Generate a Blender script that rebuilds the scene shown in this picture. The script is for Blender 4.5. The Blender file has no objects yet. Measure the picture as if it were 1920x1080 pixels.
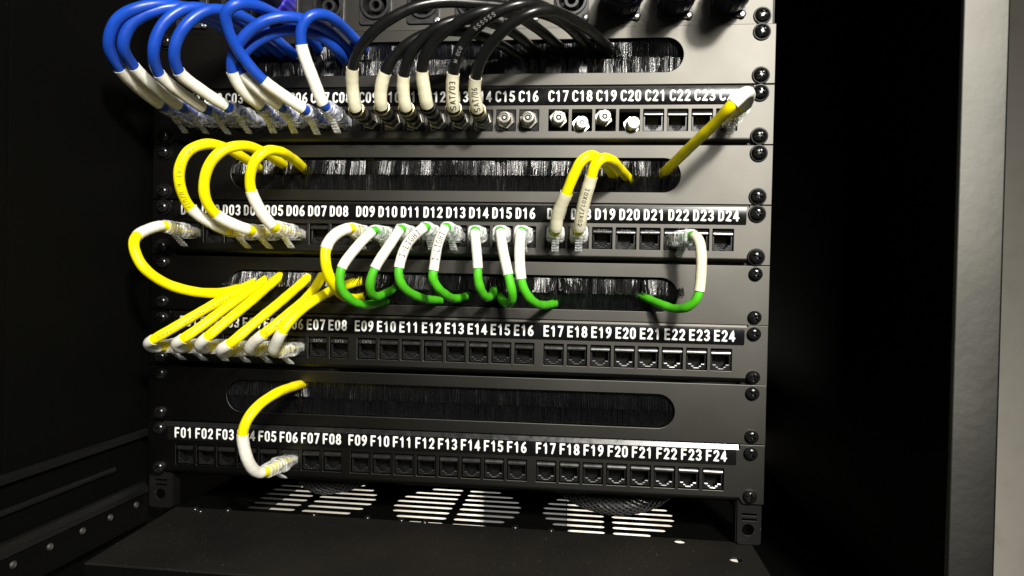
import bpy, bmesh, math, random
from mathutils import Vector, Matrix
from math import pi, sin, cos, sqrt, radians

random.seed(7)
MM = 0.001
scene = bpy.context.scene
COL = scene.collection

# ------------------------------------------------------------------ camera
cam_data = bpy.data.cameras.new('camera')
cam = bpy.data.objects.new('camera', cam_data)
COL.objects.link(cam)
cam_data.sensor_width = 36.0
cam_data.lens = 36.0 * 1300.0 / 1920.0
cam_data.clip_start = 0.02
cam_data.clip_end = 30.0
cam_pos = Vector((112.58, -528.37, -149.13))
fwd = Vector((-0.11292549, 0.99356214, -0.00906152)).normalized()
up = Vector((-0.02387584, 0.00640378, 0.99969442)).normalized()
right = fwd.cross(up).normalized()
rot = Matrix((right, up, -fwd)).transposed()
cam.matrix_world = Matrix.Translation(cam_pos * MM) @ rot.to_4x4()
scene.camera = cam

# ------------------------------------------------------------------ world, lamps, exposure
world = bpy.data.worlds.new('World')
scene.world = world
world.use_nodes = True
bgn = world.node_tree.nodes['Background']
bgn.inputs['Color'].default_value = (1.0, 0.97, 0.92, 1)
bgn.inputs['Strength'].default_value = 0.05


def lamp(name, loc, target, size, watts, col, size_y=None):
    d = bpy.data.lights.new(name, 'AREA')
    d.shape = 'DISK' if size_y is None else 'RECTANGLE'
    d.size = size * MM
    if size_y is not None:
        d.size_y = size_y * MM
    d.energy = watts
    d.color = col
    o = bpy.data.objects.new(name, d)
    COL.objects.link(o)
    o.location = Vector(loc) * MM
    o.rotation_euler = (Vector(target) - Vector(loc)).to_track_quat('-Z', 'Y').to_euler()
    return o


lamp('ceiling_lamp', (480, -1000, 450), (60, 0, -150), 90, 21.0, (1.0, 0.965, 0.89))
lamp('far_ceiling_lamp', (650, -1700, 725), (60, 0, -150), 650, 33.0, (1.0, 0.965, 0.89))
lamp('vent_wall_fill', (60, 150, -820), (60, 900, -790), 350, 215.0, (1.0, 0.97, 0.9))  # unseen fill, added to brighten the wall behind the vent slots
scene.view_settings.view_transform = 'Standard'
scene.view_settings.look = 'None'
scene.view_settings.exposure = 0.0
scene.view_settings.gamma = 1.0
scene.view_settings.use_curve_mapping = False
scene.render.engine = 'CYCLES'

# ------------------------------------------------------------------ materials


def new_mat(name):
    m = bpy.data.materials.new(name)
    m.use_nodes = True
    nt = m.node_tree
    return m, nt, nt.nodes['Principled BSDF']


def obj_coord(nt, scale):
    t = nt.nodes.new('ShaderNodeTexCoord')
    mp = nt.nodes.new('ShaderNodeMapping')
    mp.inputs['Scale'].default_value = (scale, scale, scale)
    nt.links.new(t.outputs['Object'], mp.inputs['Vector'])
    return mp.outputs['Vector']


def noise(nt, vec, scale, detail=3.0):
    n = nt.nodes.new('ShaderNodeTexNoise')
    n.inputs['Scale'].default_value = scale
    n.inputs['Detail'].default_value = detail
    nt.links.new(vec, n.inputs['Vector'])
    return n.outputs['Fac']


def ramp(nt, fac, stops):
    r = nt.nodes.new('ShaderNodeValToRGB')
    e = r.color_ramp.elements
    while len(e) < len(stops):
        e.new(0.5)
    for k, (p, c) in enumerate(stops):
        e[k].position = p
        e[k].color = (c[0], c[1], c[2], 1)
    nt.links.new(fac, r.inputs['Fac'])
    return r.outputs['Color']


def bump(nt, b, fac, strength, dist):
    bn = nt.nodes.new('ShaderNodeBump')
    bn.inputs['Strength'].default_value = strength
    bn.inputs['Distance'].default_value = dist * MM
    nt.links.new(fac, bn.inputs['Height'])
    nt.links.new(bn.outputs['Normal'], b.inputs['Normal'])


def plain(name, col, rough, metal=0.0, spec=0.5, var=0.15, nscale=60.0, bump_s=0.0, bump_d=0.1, bscale=900.0):
    m, nt, b = new_mat(name)
    vec = obj_coord(nt, 1.0)
    f = noise(nt, vec, nscale, 4)
    lo = tuple(c * (1 - var) for c in col)
    hi = tuple(min(1, c * (1 + var)) for c in col)
    nt.links.new(ramp(nt, f, [(0.3, lo), (0.7, hi)]), b.inputs['Base Color'])
    mr = nt.nodes.new('ShaderNodeMapRange')
    mr.inputs['From Min'].default_value = 0.3
    mr.inputs['From Max'].default_value = 0.7
    mr.inputs['To Min'].default_value = rough * 0.8
    mr.inputs['To Max'].default_value = rough * 1.25
    nt.links.new(noise(nt, vec, nscale * 3.1, 4), mr.inputs['Value'])
    nt.links.new(mr.outputs['Result'], b.inputs['Roughness'])
    b.inputs['Metallic'].default_value = metal
    b.inputs['Specular IOR Level'].default_value = spec
    if bump_s:
        bump(nt, b, noise(nt, vec, bscale, 2), bump_s, bump_d)
    return m


def coated(name, base, rough, spec, dust, dust_at, bump_s, bscale, bump_d=0.08):
    """satin powder coat: fine orange-peel, uneven gloss, a few dust specks"""
    m, nt, b = new_mat(name)
    vec = obj_coord(nt, 1.0)
    big = noise(nt, vec, 14.0, 5)
    speck = noise(nt, vec, 620.0, 1)
    s = ramp(nt, speck, [(dust_at, (0, 0, 0)), (dust_at + 0.05, (1, 1, 1))])
    mix = nt.nodes.new('ShaderNodeMixRGB')
    mix.inputs['Color1'].default_value = (*base, 1)
    mix.inputs['Color2'].default_value = (*dust, 1)
    nt.links.new(s, mix.inputs['Fac'])
    nt.links.new(mix.outputs['Color'], b.inputs['Base Color'])
    mr = nt.nodes.new('ShaderNodeMapRange')
    mr.inputs['From Min'].default_value = 0.3
    mr.inputs['From Max'].default_value = 0.7
    mr.inputs['To Min'].default_value = rough - 0.03
    mr.inputs['To Max'].default_value = rough + 0.03
    nt.links.new(big, mr.inputs['Value'])
    nt.links.new(mr.outputs['Result'], b.inputs['Roughness'])
    b.inputs['Specular IOR Level'].default_value = spec
    bump(nt, b, noise(nt, vec, bscale, 3), bump_s, bump_d)
    return m


def satin(name, base, gloss, rough, dust, dust_at, bump_s, bscale, bump_d=0.08):
    """sprayed satin enamel: near-black pigment under a microfacet gloss with short tails"""
    m, nt, b = new_mat(name)
    out = nt.nodes['Material Output']
    nt.nodes.remove(b)
    vec = obj_coord(nt, 1.0)
    speck = noise(nt, vec, 620.0, 1)
    col = ramp(nt, speck, [(dust_at, base), (dust_at + 0.05, dust)])
    df = nt.nodes.new('ShaderNodeBsdfDiffuse')
    nt.links.new(col, df.inputs['Color'])
    gl = nt.nodes.new('ShaderNodeBsdfAnisotropic')
    gl.distribution = 'BECKMANN'
    gl.inputs['Roughness'].default_value = rough
    big = noise(nt, vec, 16.0, 5)
    g0 = tuple(c * 0.86 for c in gloss)
    g1 = tuple(c * 1.14 for c in gloss)
    nt.links.new(ramp(nt, big, [(0.3, g0), (0.7, g1)]), gl.inputs['Color'])
    bn = nt.nodes.new('ShaderNodeBump')
    bn.inputs['Strength'].default_value = bump_s
    bn.inputs['Distance'].default_value = bump_d * MM
    nt.links.new(noise(nt, vec, bscale, 3), bn.inputs['Height'])
    nt.links.new(bn.outputs['Normal'], gl.inputs['Normal'])
    ad = nt.nodes.new('ShaderNodeAddShader')
    nt.links.new(df.outputs['BSDF'], ad.inputs[0])
    nt.links.new(gl.outputs['BSDF'], ad.inputs[1])
    nt.links.new(ad.outputs['Shader'], out.inputs['Surface'])
    return m


M = {}
M['panel'] = satin('black_satin_enamel', (0.0007, 0.0007, 0.0006), (0.074, 0.071, 0.064), 0.495, (0.02, 0.018, 0.014), 0.79, 0.22, 1500.0)
M['post'] = satin('textured_frame_coat', (0.004, 0.004, 0.004), (0.068, 0.0665, 0.060), 0.55, (0.004, 0.004, 0.004), 0.9, 0.32, 170.0, 0.35)
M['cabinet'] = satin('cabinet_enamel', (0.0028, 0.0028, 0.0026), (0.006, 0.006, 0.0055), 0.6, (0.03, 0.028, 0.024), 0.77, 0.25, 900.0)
M['rail'] = coated('rail_coat', (0.004, 0.004, 0.0038), 0.5, 0.25, (0.06, 0.055, 0.045), 0.74, 0.2, 1200.0)
M['tape'] = plain('label_tape_under_clear_cover', (0.005, 0.005, 0.005), 0.22, spec=0.22, bump_s=0.12, bump_d=0.15, bscale=90.0)
M['letter'] = plain('white_print', (0.86, 0.86, 0.84), 0.5, var=0.03)
M['ink'] = plain('black_ink', (0.012, 0.012, 0.012), 0.6)
M['greyink'] = plain('faded_print', (0.20, 0.17, 0.02), 0.6)
M['greyprint'] = plain('grey_print', (0.22, 0.22, 0.21), 0.5)
M['yellow'] = plain('yellow_jacket', (0.92, 0.79, 0.0), 0.42, spec=0.35, var=0.11, nscale=60, bump_s=0.2, bump_d=0.4, bscale=120)
M['green'] = plain('green_jacket', (0.07, 0.46, 0.011), 0.46, spec=0.4, var=0.12, nscale=45, bump_s=0.3, bump_d=0.5, bscale=110)
M['blue'] = plain('blue_jacket', (0.008, 0.062, 0.44), 0.36, spec=0.5, var=0.12, nscale=55, bump_s=0.1, bump_d=0.4, bscale=120)
M['coax'] = plain('black_coax_jacket', (0.006, 0.006, 0.0057), 0.30, spec=0.5, var=0.2, nscale=50, bump_s=0.12, bump_d=0.3, bscale=150)
M['sleeve'] = plain('white_heatshrink', (0.80, 0.78, 0.69), 0.5, spec=0.3, var=0.06, nscale=40, bump_s=0.25, bump_d=0.35, bscale=150)
M['creamsleeve'] = plain('cream_heatshrink', (0.70, 0.66, 0.48), 0.5, spec=0.3, var=0.12, nscale=60, bump_s=0.25, bump_d=0.35, bscale=150)
M['jack'] = plain('black_jack_plastic', (0.007, 0.007, 0.007), 0.28, spec=0.5)
M['jackbar'] = plain('black_jack_cap', (0.008, 0.008, 0.008), 0.26, spec=1.0)
M['hole'] = plain('dark_interior', (0.003, 0.003, 0.003), 0.6, spec=0.2)
M['matte'] = satin('matte_black_duct', (0.004, 0.004, 0.004), (0.002, 0.002, 0.002), 0.7, (0.004, 0.004, 0.004), 0.9, 0.1, 300.0)
M['gold'] = plain('gold_contacts', (0.75, 0.6, 0.3), 0.3, metal=1.0)
M['nickel'] = plain('nickel_barrel', (0.34, 0.325, 0.29), 0.36, metal=1.0, var=0.1, nscale=300)
M['brass'] = plain('gilt_connector', (0.72, 0.62, 0.36), 0.26, metal=1.0, var=0.15, nscale=300)
M['screw'] = plain('black_zinc_screw', (0.007, 0.007, 0.007), 0.2, spec=0.55, var=0.3, nscale=400)
M['washer'] = plain('black_nylon_washer', (0.006, 0.006, 0.006), 0.45, spec=0.2)
M['steel'] = plain('bright_steel', (0.8, 0.8, 0.8), 0.3, metal=1.0)
M['bristle'] = plain('black_nylon_bristle', (0.0025, 0.0025, 0.003), 0.19, spec=1.0, var=0.3, nscale=200)
M['socket'] = plain('speaker_socket_plastic', (0.016, 0.016, 0.016), 0.42, spec=0.5, bump_s=0.1, bscale=1200)
M['plugblue'] = plain('violet_plug_ring', (0.035, 0.028, 0.42), 0.4)
M['plugdark'] = plain('navy_plug_body', (0.006, 0.006, 0.022), 0.35)
M['hole_glint'] = plain('hole_glint_metal', (0.2, 0.2, 0.19), 0.45, metal=1.0)
M['braid'] = plain('black_braid', (0.03, 0.03, 0.03), 0.28, spec=1.0)
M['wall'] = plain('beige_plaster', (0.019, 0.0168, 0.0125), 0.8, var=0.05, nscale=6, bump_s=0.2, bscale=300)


def floor_mat():
    m, nt, b = new_mat('dusty_floor_coat')
    vec = obj_coord(nt, 1.0)
    a = noise(nt, vec, 9.0, 6)
    fine = noise(nt, vec, 700.0, 2)
    col = ramp(nt, a, [(0.35, (0.003, 0.0027, 0.0022)), (0.7, (0.011, 0.0093, 0.0068))])
    s = ramp(nt, fine, [(0.71, (0, 0, 0)), (0.80, (1, 1, 1))])
    mix = nt.nodes.new('ShaderNodeMixRGB')
    mix.inputs['Color2'].default_value = (0.16, 0.15, 0.125, 1)
    nt.links.new(col, mix.inputs['Color1'])
    nt.links.new(s, mix.inputs['Fac'])
    nt.links.new(mix.outputs['Color'], b.inputs['Base Color'])
    b.inputs['Roughness'].default_value = 0.62
    b.inputs['Specular IOR Level'].default_value = 0.3
    bump(nt, b, fine, 0.3, 0.1)
    return m


def clear_mat(name, tint, alpha):
    """moulded polycarbonate: clear, glossy, slightly milky"""
    m, nt, b = new_mat(name)
    vec = obj_coord(nt, 1.0)
    f = noise(nt, vec, 260.0, 2)
    b.inputs['Base Color'].default_value = (*tint, 1)
    b.inputs['Roughness'].default_value = 0.1
    b.inputs['Specular IOR Level'].default_value = 0.9
    mr = nt.nodes.new('ShaderNodeMapRange')
    mr.inputs['From Min'].default_value = 0.35
    mr.inputs['From Max'].default_value = 0.65
    mr.inputs['To Min'].default_value = alpha - 0.3
    mr.inputs['To Max'].default_value = alpha + 0.3
    nt.links.new(f, mr.inputs['Value'])
    nt.links.new(mr.outputs['Result'], b.inputs['Alpha'])
    bump(nt, b, f, 0.5, 0.6)
    return m


M['floor'] = floor_mat()
M['clear'] = clear_mat('clear_plug_plastic', (0.86, 0.87, 0.88), 0.40)

# ------------------------------------------------------------------ mesh helpers


class MB:
    def __init__(self):
        self.v = []
        self.f = []

    def add(self, vs, fs):
        o = len(self.v)
        self.v += [tuple(p) for p in vs]
        self.f += [tuple(i + o for i in f) for f in fs]

    def box(self, x0, x1, y0, y1, z0, z1):
        vs = [(x, y, z) for x in (x0, x1) for y in (y0, y1) for z in (z0, z1)]
        self.add(vs, [(0, 1, 3, 2), (4, 6, 7, 5), (0, 4, 5, 1), (2, 3, 7, 6), (0, 2, 6, 4), (1, 5, 7, 3)])

    def rings(self, rings, cap0=True, cap1=True, closed=True):
        n = len(rings[0])
        vs = [p for r in rings for p in r]
        fs = []
        for i in range(len(rings) - 1):
            for j in range(n if closed else n - 1):
                k = (j + 1) % n
                fs.append((i * n + j, i * n + k, (i + 1) * n + k, (i + 1) * n + j))
        if cap0:
            fs.append(tuple(range(n))[::-1])
        if cap1:
            fs.append(tuple((len(rings) - 1) * n + j for j in range(n)))
        self.add(vs, fs)

    def lathe(self, o, ax, prof, n=24, cap0=True, cap1=True):
        """prof: (distance along ax, radius)"""
        ax = Vector(ax).normalized()
        u = ax.orthogonal().normalized()
        w = ax.cross(u)
        o = Vector(o)
        R = []
        for s, r in prof:
            R.append([o + ax * s + (u * cos(2 * pi * k / n) + w * sin(2 * pi * k / n)) * r for k in range(n)])
        self.rings(R, cap0, cap1)

    def mesh(self, name, mat, smooth=True, angle=35):
        me = bpy.data.meshes.new(name)
        me.from_pydata([(p[0] * MM, p[1] * MM, p[2] * MM) for p in self.v], [], self.f)
        bm = bmesh.new()
        bm.from_mesh(me)
        bmesh.ops.recalc_face_normals(bm, faces=bm.faces)
        if smooth:
            for f in bm.faces:
                f.smooth = True
            a = radians(angle)
            for e in bm.edges:
                if len(e.link_faces) == 2 and e.calc_face_angle(0) > a:
                    e.smooth = False
        bm.to_mesh(me)
        bm.free()
        me.materials.append(mat)
        return me


def link(name, me, parent=None, loc=(0, 0, 0)):
    o = bpy.data.objects.new(name, me)
    COL.objects.link(o)
    o.location = Vector(loc) * MM
    if parent is not None:
        o.parent = parent
    return o


def thing(name, label, cat, loc=(0, 0, 0), group=None):
    o = bpy.data.objects.new(name, None)
    COL.objects.link(o)
    o.empty_display_size = 0.01
    o.location = Vector(loc) * MM
    o['label'] = label
    o['category'] = cat
    if group:
        o['group'] = group
    return o


def curve_mesh(outline, holes, thick, bev):
    cu = bpy.data.curves.new('plate', 'CURVE')
    cu.dimensions = '2D'
    cu.fill_mode = 'BOTH'
    cu.extrude = (thick / 2 - bev) * MM
    cu.bevel_depth = bev * MM
    cu.bevel_resolution = 1
    cu.offset = -bev * MM
    for poly in [outline] + holes:
        sp = cu.splines.new('POLY')
        sp.points.add(len(poly) - 1)
        for p, (x, y) in zip(sp.points, poly):
            p.co = (x * MM, y * MM, 0, 1)
        sp.use_cyclic_u = True
    return to_mesh(cu)


def to_mesh(cu):
    o = bpy.data.objects.new('tmp', cu)
    COL.objects.link(o)
    dg = bpy.context.evaluated_depsgraph_get()
    me = bpy.data.meshes.new_from_object(o.evaluated_get(dg))
    bpy.data.objects.remove(o)
    bpy.data.curves.remove(cu)
    return me


def plate(outline, holes, thick, mat, yfront, bev=0.25, floor=False):
    """sheet with holes, standing (x, z) with its front at yfront, or lying (x, y) with its top at yfront"""
    me = curve_mesh(outline, holes, thick, bev)
    for v in me.vertices:
        x, y, z = v.co
        v.co = (x, y, yfront * MM - thick / 2 * MM + z) if floor else (x, yfront * MM + thick / 2 * MM - z, y)
    me.materials.clear()
    me.materials.append(mat)
    for p in me.polygons:
        p.use_smooth = False
        p.material_index = 0
    return me


def rrect(cx, cz, w, h, r, n=5):
    pts = []
    for qx, qz, a0 in ((1, 1, 0), (-1, 1, 90), (-1, -1, 180), (1, -1, 270)):
        for k in range(n + 1):
            a = radians(a0 + 90 * k / n)
            pts.append((cx + qx * (w / 2 - r) + r * cos(a), cz + qz * (h / 2 - r) + r * sin(a)))
    return pts


def circle(cx, cz, r, n=24):
    return [(cx + r * cos(2 * pi * k / n), cz + r * sin(2 * pi * k / n)) for k in range(n)]


# ------------------------------------------------------------------ rounded stroke lettering


def _arc(cx, cy, rx, ry, a0, a1, n=14):
    return [(cx + rx * cos(radians(a0 + (a1 - a0) * k / n)), cy + ry * sin(radians(a0 + (a1 - a0) * k / n))) for k in range(n + 1)]


_ZERO = _arc(.25, .70, .165, .215, 0, 180) + _arc(.25, .30, .165, .215, 180, 360) + [(.415, .70)]
_SIX = [_arc(.25, .30, .165, .215, 0, 360, 22), [(.085, .30), (.10, .52), (.18, .75), (.34, .915)]]
GLYPH = {
    '0': [_ZERO], 'O': [_ZERO],
    '1': [[(.12, .76), (.28, .915), (.28, .085)]],
    '2': [_arc(.25, .69, .165, .225, 165, -35) + [(.085, .085), (.42, .085)]],
    '3': [_arc(.235, .70, .16, .215, 150, -90) + _arc(.235, .285, .175, .20, 90, -150)],
    '4': [[(.34, .085), (.34, .915), (.06, .30), (.45, .30)]],
    '5': [[(.40, .915), (.13, .915), (.11, .50)] + _arc(.235, .335, .18, .25, 125, -150)],
    '6': _SIX, '9': [[(.5 - x, 1 - y) for x, y in s] for s in _SIX],
    '7': [[(.075, .915), (.42, .915), (.20, .085)]],
    '8': [_arc(.25, .705, .145, .21, -90, 270, 22), _arc(.25, .285, .172, .20, -90, 270, 22)],
    'C': [_arc(.275, .685, .19, .23, 25, 180) + _arc(.275, .315, .19, .23, 180, 335)],
    'D': [[(.09, .085), (.09, .915), (.20, .915)] + _arc(.20, .66, .215, .255, 90, 0) + _arc(.20, .34, .215, .255, 0, -90) + [(.09, .085)]],
    'E': [[(.42, .915), (.09, .915), (.09, .085), (.42, .085)], [(.09, .51), (.38, .51)]],
    'F': [[(.42, .915), (.09, .915), (.09, .085)], [(.09, .49), (.37, .49)]],
    'S': [_arc(.25, .70, .16, .215, 35, 270) + _arc(.25, .285, .17, .20, 90, -145)],
    'A': [[(.05, .085), (.25, .915), (.45, .085)], [(.12, .34), (.38, .34)]],
    'T': [[(.04, .915), (.46, .915)], [(.25, .915), (.25, .085)]],
    'I': [[(.12, .915), (.38, .915)], [(.25, .915), (.25, .085)], [(.12, .085), (.38, .085)]],
    'L': [[(.10, .915), (.10, .085), (.42, .085)]],
    'G': [_arc(.265, .685, .18, .23, 30, 180) + _arc(.265, .315, .18, .23, 180, 360) + [(.445, .45), (.28, .45)]],
    'H': [[(.09, .915), (.09, .085)], [(.41, .915), (.41, .085)], [(.09, .5), (.41, .5)]],
    'X': [[(.07, .915), (.43, .085)], [(.43, .915), (.07, .085)]],
    'R': [[(.09, .085), (.09, .915), (.24, .915)] + _arc(.24, .70, .165, .215, 90, -90) + [(.09, .485)], [(.22, .485), (.42, .085)]],
    'P': [[(.09, .085), (.09, .915), (.24, .915)] + _arc(.24, .70, .165, .215, 90, -90) + [(.09, .485)]],
    'U': [[(.085, .915), (.085, .30)] + _arc(.25, .30, .165, .215, 180, 360) + [(.415, .915)]],
    'N': [[(.09, .085), (.09, .915), (.41, .085), (.41, .915)]],
    'M': [[(.05, .085), (.05, .915), (.25, .40), (.45, .915), (.45, .085)]],
    'W': [[(.03, .915), (.13, .085), (.25, .6), (.37, .085), (.47, .915)]],
    'Z': [[(.08, .915), (.42, .915), (.08, .085), (.42, .085)]],
    'V': [[(.06, .915), (.25, .085), (.44, .915)]],
    '/': [[(.06, .02), (.44, .98)]], '-': [[(.08, .47), (.42, .47)]], '.': [[(.24, .09), (.26, .09)]]}
TEXT_CACHE = {}


def text_flat(s, w, h, stroke=0.17, adv=0.63):
    """rounded stroke lettering, w wide and h tall, centred on the origin: (x, y, raise) verts and faces"""
    key = (s, w, h, stroke)
    if key in TEXT_CACHE:
        return TEXT_CACHE[key]
    total = adv * (len(s) - 1) + 0.5
    sx = w / total
    r = stroke / 2 * h
    b = MB()
    for i, ch in enumerate(s):
        for st in GLYPH.get(ch, []):
            P = [((x + adv * i - total / 2) * sx, (y - 0.5) * h) for x, y in st]
            Q = [P[0]]
            for p, q in zip(P, P[1:]):
                d = math.dist(p, q)
                n = max(1, int(d / (0.16 * h)))
                for k in range(1, n + 1):
                    Q.append((p[0] + (q[0] - p[0]) * k / n, p[1] + (q[1] - p[1]) * k / n))
            Q = [q for k, q in enumerate(Q) if k == 0 or math.dist(q, Q[k - 1]) > 1e-6]
            rows = []
            m = len(Q)
            for k in range(m):
                a, c = Q[max(0, k - 1)], Q[min(m - 1, k + 1)]
                if math.dist(a, c) < 1e-9:
                    a = Q[k - 1]
                    c = Q[k]
                tx, ty = c[0] - a[0], c[1] - a[1]
                l = math.hypot(tx, ty)
                tx, ty = tx / l, ty / l
                mit = 1.0
                if 0 < k < m - 1:
                    ux, uy = Q[k][0] - a[0], Q[k][1] - a[1]
                    ul = math.hypot(ux, uy)
                    co = abs((ux * tx + uy * ty) / ul)
                    mit = min(1.35, 1 / max(0.5, co))
                rows.append((Q[k], tx, ty, mit))
            ext = []
            for e in (0, 1):
                p, tx, ty, _ = rows[0] if e == 0 else rows[-1]
                sg = -1 if e == 0 else 1
                ext.append([((p[0] + sg * tx * r * d), (p[1] + sg * ty * r * d), tx, ty, f) for d, f in ((0.55, 0.83), (0.9, 0.44))])
            seq = [(x, y, tx, ty, f) for x, y, tx, ty, f in reversed(ext[0])] + [(p[0], p[1], tx, ty, mt) for p, tx, ty, mt in rows] + list(ext[1])
            R = []
            for x, y, tx, ty, f in seq:
                R.append([(x - ty * r * o * f, y + tx * r * o * f, hh) for o, hh in ((1, 0.0), (0.72, 0.055), (0, 0.075), (-0.72, 0.055), (-1, 0.0))])
            b.rings(R, False, False, closed=False)
    TEXT_CACHE[key] = (b.v, b.f)
    return b.v, b.f


# ------------------------------------------------------------------ paths and tubes


def catmull(P, step=1.6):
    P = [Vector(p) for p in P]
    Q = [P[0] * 2 - P[1]] + P + [P[-1] * 2 - P[-2]]
    out = []
    marks = []
    for i in range(1, len(Q) - 2):
        a, b, c, d = Q[i - 1:i + 3]
        t0 = 0.0
        t1 = t0 + max(1e-4, (b - a).length) ** 0.5
        t2 = t1 + max(1e-4, (c - b).length) ** 0.5
        t3 = t2 + max(1e-4, (d - c).length) ** 0.5
        n = max(3, int((c - b).length / step))
        marks.append(len(out))
        for k in range(n):
            t = t1 + (t2 - t1) * k / n
            A1 = a * ((t1 - t) / (t1 - t0)) + b * ((t - t0) / (t1 - t0))
            A2 = b * ((t2 - t) / (t2 - t1)) + c * ((t - t1) / (t2 - t1))
            A3 = c * ((t3 - t) / (t3 - t2)) + d * ((t - t2) / (t3 - t2))
            B1 = A1 * ((t2 - t) / (t2 - t0)) + A2 * ((t - t0) / (t2 - t0))
            B2 = A2 * ((t3 - t) / (t3 - t1)) + A3 * ((t - t1) / (t3 - t1))
            out.append(B1 * ((t2 - t) / (t2 - t1)) + B2 * ((t - t1) / (t2 - t1)))
    marks.append(len(out))
    out.append(P[-1].copy())
    for _ in range(2):
        out = [out[0]] + [(out[i - 1] + out[i] * 2 + out[i + 1]) / 4 for i in range(1, len(out) - 1)] + [out[-1]]
    return out, marks


def frames(pts, ref=Vector((0, 0, 1))):
    T = []
    for i in range(len(pts)):
        a = pts[max(0, i - 1)]
        b = pts[min(len(pts) - 1, i + 1)]
        T.append((b - a).normalized())
    u = (ref - T[0] * ref.dot(T[0])).normalized()
    F = []
    for t in T:
        u = (u - t * u.dot(t)).normalized()
        F.append((t, u, t.cross(u)))
    return F


def tube(mb, pts, rad, n=18, cap0=True, cap1=True, ref=Vector((0, 0, 1))):
    F = frames(pts, ref)
    R = []
    for i, (p, (t, u, w)) in enumerate(zip(pts, F)):
        r = rad(i / max(1, len(pts) - 1)) if callable(rad) else rad
        R.append([p + (u * cos(2 * pi * k / n) + w * sin(2 * pi * k / n)) * r for k in range(n)])
    mb.rings(R, cap0, cap1)


def sleeve_tube(mb, pts, r, th=0.45, n=20, ph=0.0):
    F = frames(pts)
    prof = []
    N = len(pts)
    for i in range(N):
        prof.append((i, r))
    prof.append((N - 1, r - th))
    for i in range(N - 2, -1, -1):
        prof.append((i, r - th))
    R = []
    for i, rr in prof:
        t, u, w = F[i]
        rr *= 1 + 0.012 * sin(i * 0.9 + ph) + 0.012 * sin(i * 2.1 + ph * 3)
        R.append([pts[i] + (u * cos(2 * pi * k / n) + w * sin(2 * pi * k / n)) * rr * (1 + 0.02 * sin(2 * (2 * pi * k / n) + ph)) for k in range(n)])
    R.append(R[0])
    mb.rings(R, False, False)


def wrap_text(s, pts, r, s0, length, height, facing, mat, flip=False, stroke=0.13):
    """print s along a tube: starts at arc s0, runs `length`, glyph height round the tube, towards `facing`"""
    vs, fs = text_flat(s, length, height, stroke)
    bm = bmesh.new()
    bv = [bm.verts.new(p) for p in vs]
    for f in fs:
        bm.faces.new([bv[i] for i in f])
    acc = [0.0]
    for i in range(1, len(pts)):
        acc.append(acc[-1] + (pts[i] - pts[i - 1]).length)
    F = frames(pts)
    sg = -1 if flip else 1
    for v in bm.verts:
        d = s0 + length / 2 + sg * v.co.x
        i = 0
        while i < len(acc) - 2 and acc[i + 1] < d:
            i += 1
        k = min(1, max(0, (d - acc[i]) / max(1e-6, acc[i + 1] - acc[i])))
        p = pts[i].lerp(pts[i + 1], k)
        t = F[i][0].lerp(F[i + 1][0], k).normalized()
        fn = (facing - t * facing.dot(t)).normalized()
        side = fn.cross(t) * sg
        a = v.co.y / r
        v.co = (p + (fn * cos(a) + side * sin(a)) * (r + 0.14 + v.co.z)) * MM
    bmesh.ops.recalc_face_normals(bm, faces=bm.faces)
    me = bpy.data.meshes.new('lettering')
    bm.to_mesh(me)
    bm.free()
    me.materials.append(mat)
    return me


U = 44.45

# ------------------------------------------------------------------ setting
mb = MB()
mb.box(-2600, 3200, 900, 940, -1900, 1500)
wall = link('wall', mb.mesh('wall', M['wall'], smooth=False))
wall['kind'] = 'structure'
wall['label'] = 'beige room wall seen past the cabinet frame and through the vent slots'

# ------------------------------------------------------------------ cabinet
FZ = -341.0
cab = thing('server_cabinet', 'black steel server cabinet with textured front frame and slotted vents in its floor', 'cabinet', (0, 0, FZ))


def cpart(name, me, loc=(0, 0, 0), parent=None):
    o = link(name, me, parent or cab, (0, 0, 0))
    o.location = Vector((loc[0], loc[1], loc[2] - (FZ if parent is None else 0))) * MM
    return o


def slot(cx, cy, w, h):
    return rrect(cx, cy, w, h, h * 0.49, 4)


vent_holes = []
for vx, vy in ((-123, 51), (4, 53), (131, 56)):
    for k in range(8):
        oy = (k - 3.5) * 12.6
        hw = sqrt(max(1, 54.5 ** 2 - oy ** 2))
        gap = 3.0
        L = hw - gap
        if L > 8:
            vent_holes.append(slot(vx - gap - L / 2, vy + oy, L, 6.2))
            vent_holes.append(slot(vx + gap + L / 2, vy + oy, L, 6.2))
rear = plate([(-222, 6.1), (240, 6.1), (240, 420), (-222, 420)],
             vent_holes, 0.8, M['cabinet'], -0.6, 0.15, floor=True)
cpart('vent_plate', rear, (0, 0, FZ))
front_holes = [circle(218.3, -28.4, 4.4), circle(183.2, 0.6, 4.2)]
fp = plate([(-214, -108), (236, -108), (236, 6), (-222, 6)], front_holes, 1.6, M['floor'], 0.6, 0.3, floor=True)
floor_part = cpart('floor_plate', fp, (0, 0, FZ))
mb = MB()
mb.box(-214, 236, -108, -106.4, -40, -1.2)
cpart('floor_lip', mb.mesh('floor_lip', M['cabinet']), (0, 0, FZ))
mb = MB()
mb.box(-300, 316, -160, -118, -420, -358)
cpart('lower_front_frame', mb.mesh('lower_front_frame', M['cabinet'], smooth=False), (0, 0, 0))
# rivets along the floor seam
mb = MB()
mb.lathe((0, 0, 0), (0, 0, 1), [(0, 3.0), (0.8, 2.9), (1.7, 2.1), (2.1, 0.8)], 16)
rivet_me = mb.mesh('rivet_or_hole_glint', M['screw'])
for rx, ry in ((86.5, 4.5), (58.5, 6), (-13, 5), (-32, 6), (-60, 7), (-104, 6), (-176, 4), (-203, 2), (-196, -2)):
    cpart('rivet_or_hole_glint', rivet_me, (rx, ry, FZ + 0.8))
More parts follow.
